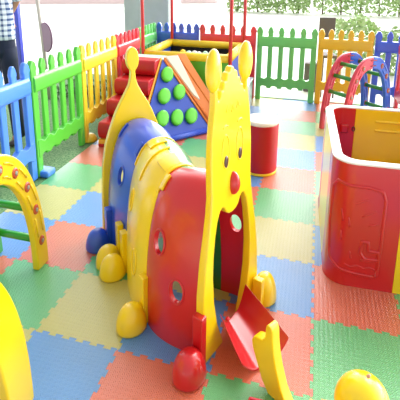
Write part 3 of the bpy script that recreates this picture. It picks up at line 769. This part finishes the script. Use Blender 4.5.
G().tube([(0, -.095, 1.69*Z), (0, -.118, 1.655*Z), (0, -.098, 1.65*Z)], [.008, .014, .01], 8).out('nose', SKIN, body, smooth=True)
G().tube([(-.025, -.088, 1.62*Z), (0, -.095, 1.617*Z), (.025, -.088, 1.62*Z)], .005, 6).out('mouth', plastic('lip', (160, 80, 76)), body)
for si, (hx, hy, hz) in ((-1, (-.20, -.04, .93*Z)), (1, (.03, .2, 1.05*Z))):
    hand = G().lathe(ball_prof(1, 1, 8), 14, mx=Matrix.Translation((hx, hy, hz-.05)) @ Matrix.Diagonal((.022, .042, .06, 1))).out('palm', SKIN, body, smooth=True)
    for k, L_ in enumerate((.075, .085, .08, .062)):
        y_ = hy-.028+.019*k
        G().tube([(hx, y_, hz-.085), (hx, y_, hz-.10-L_*.4), (hx+.012, y_, hz-.10-L_*.75), (hx+.026, y_, hz-.10-L_)], [.0095, .009, .008, .006], 8).out('finger', SKIN, hand, smooth=True)
    G().tube([(hx, hy-.03, hz-.04), (hx+.01, hy-.06, hz-.075), (hx+.015, hy-.065, hz-.11)], [.012, .011, .008], 8).out('thumb', SKIN, hand, smooth=True)

# ============================================================ BEYOND THE FENCE
# blue post beside the person
bp_ = thing('blue_post', 'deep blue square post standing right behind the person', 'post', (-3.57, 2.27, 0.004))
G().box(-.03, .03, -.03, .03, 0, 3.0).out('shaft', plastic('royal_blue', (40, 66, 196), .45), bp_, bevel=.006)
G().box(-.07, .07, -.07, .07, 0, .02).out('base_plate', plastic('royal_blue', (40, 66, 196), .45), bp_, bevel=.004)
# leaning pipe with mauve paddle sign
sg = thing('leaning_sign', 'pale pipe with a rounded mauve panel on its right side behind the green fence', 'sign', (-4.05, 3.5, -.03))
G().tube([(0, 0, 0), (-.06, 0, 1.1), (-.19, 0, 3.0)], .028, 12).out('pipe', PIPE, sg, smooth=True)
MV = plastic('mauve_mesh', (172, 146, 168), .6, 0); MVD = plastic('mauve_edge', (120, 84, 116), .6, 0)
hs = [(0, 0), (.0, .36)]+[(.13*math.sin(a)**.7 if math.sin(a) > 0 else 0, .18+.2*math.cos(a)) for a in [PI*k/16 for k in range(1, 16)]]
mx = Matrix.Translation((-.03, 0, .80)) @ Matrix.Diagonal((1.15, 1, 1.12, 1))
pane = G().prism(hs, -.02, .02, lambda a, b, t: mx @ Vector((a-.04*b, t, b))).out('panel', MV, sg, bevel=.008)
G().tube([mx @ Vector((a-.04*b, 0, b)) for a, b in hs], .013, 8, True).out('panel_edge', MVD, pane, smooth=True)
# thin pole
tpo = G().lathe([(.012, 0), (.012, 3.6)], 10).out('thin_pole', PIPE); tpo.location = (-3.55, 5.9, -.03)
tag(tpo, 'thin grey pole rising behind the red fence panel, left of the pillar', 'pole')
# hedges
def hedge(x0, x1, y0, y1, h, n, m, label, seed, size=.06, name='hedge', cat_='hedge'):
    random.seed(seed); vs = []; fs = []
    cx_, cy_ = (x0+x1)/2, (y0+y1)/2
    for k in range(n):
        x = random.uniform(x0, x1); y = random.uniform(y0, y1); z = h*random.random()**.7*(1+.12*math.sin(x*3.1)+.08*math.sin(x*7.7+y))
        c = Vector((x-cx_, y-cy_, z)); a = Vector([random.gauss(0, 1) for _ in range(3)]).normalized(); b = a.cross(Vector([random.gauss(0, 1) for _ in range(3)])).normalized()
        s1 = size*random.uniform(.6, 1.2); s2 = s1*.5; i = len(vs)
        vs += [c-a*s1, c+b*s2, c+a*s1, c-b*s2]; fs.append((i, i+1, i+2, i+3))
    me = bpy.data.meshes.new(name); me.from_pydata([tuple(v) for v in vs], [], fs); me.materials.append(m)
    t = thing(name, label, cat_, (cx_, cy_, -.03))
    o = bpy.data.objects.new('foliage', me); C.objects.link(o); o.parent = t
    random.seed(seed+1)
    for k in range(max(3, int((x1-x0)*1.2))):
        x = x0+(x1-x0)*(k+.5)/max(3, int((x1-x0)*1.2))-cx_
        G().tube([(x, 0, 0), (x+random.uniform(-.1, .1), 0, h*.7)], [.04, .02], 8).out('stem', plastic('bark', (110, 92, 74), .8, 0), t)
    return t
hedge(.3, 2.6, 6.9, 7.6, 1.0, 2000, LEAF, 'leafy pale green hedge behind the orange-yellow and blue fence panels', 3, .075)
hedge(2.7, 5.5, 7.0, 7.7, 1.0, 900, LEAF, 'leafy hedge running on to the right beyond the first hedge', 4, .075)
hedge(-4.5, -.4, 19.5, 20.6, 1.3, 2200, LEAF, 'far pale shrubs across the white paving, behind the red poles', 5, .12, 'shrub', 'shrub')
hedge(-.2, 8.5, 19.5, 20.6, 1.6, 4200, LEAF, 'far pale shrub row across the white paving at the top right', 6, .12, 'shrub', 'shrub')
hedge(-3.9, -3.2, 3.4, 4.0, .25, 260, LEAF2, 'small green plants behind the green fence at the left', 7, .05, 'plant', 'plant')
# dark folding chair behind the orange-yellow fence
ch = thing('garden_chair', 'dark garden chair with high back behind the orange-yellow fence', 'chair', (.10, 5.25, -.03), .2)
CH = plastic('dark_chair', (92, 84, 82), .6, 0)
G().box(-.13, .13, -.02, .02, .95, 1.28).out('backrest', CH, ch, bevel=.01)
G().box(-.12, .12, -.35, 0, .66, .71).out('seat', CH, ch, bevel=.01)
for x in (-.1, .1):
    for y in (-.33, -.0): G().lathe([(.016, 0), (.016, .67 if y < -.1 else 1.0)], 10, (x, y, 0)).out('leg', CH, ch)
# low dark crate behind green fence
cr = G().box(-.1, .1, -.1, .1, 0, .5).out('dark_bin', CH, bevel=.02); cr.location = (-.12, 5.3, -.03)
tag(cr, 'small dark bin seen low through the gap beside the orange-yellow fence', 'bin')
# distant low pink and grey kerb wall upper left
dw = thing('distant_wall', 'pale pink and grey low wall far away at the top left', 'wall', (-13.5, 22, -.03), .45)
G().box(-4, 8, -.1, .1, 0, .9).out('wall_face', plastic('pale_pink', (236, 214, 214), .8, 0), dw)
G().box(-4, 8, -.14, .14, .9, 1.05).out('coping', plastic('pale_grey', (190, 204, 204), .8, 0), dw)
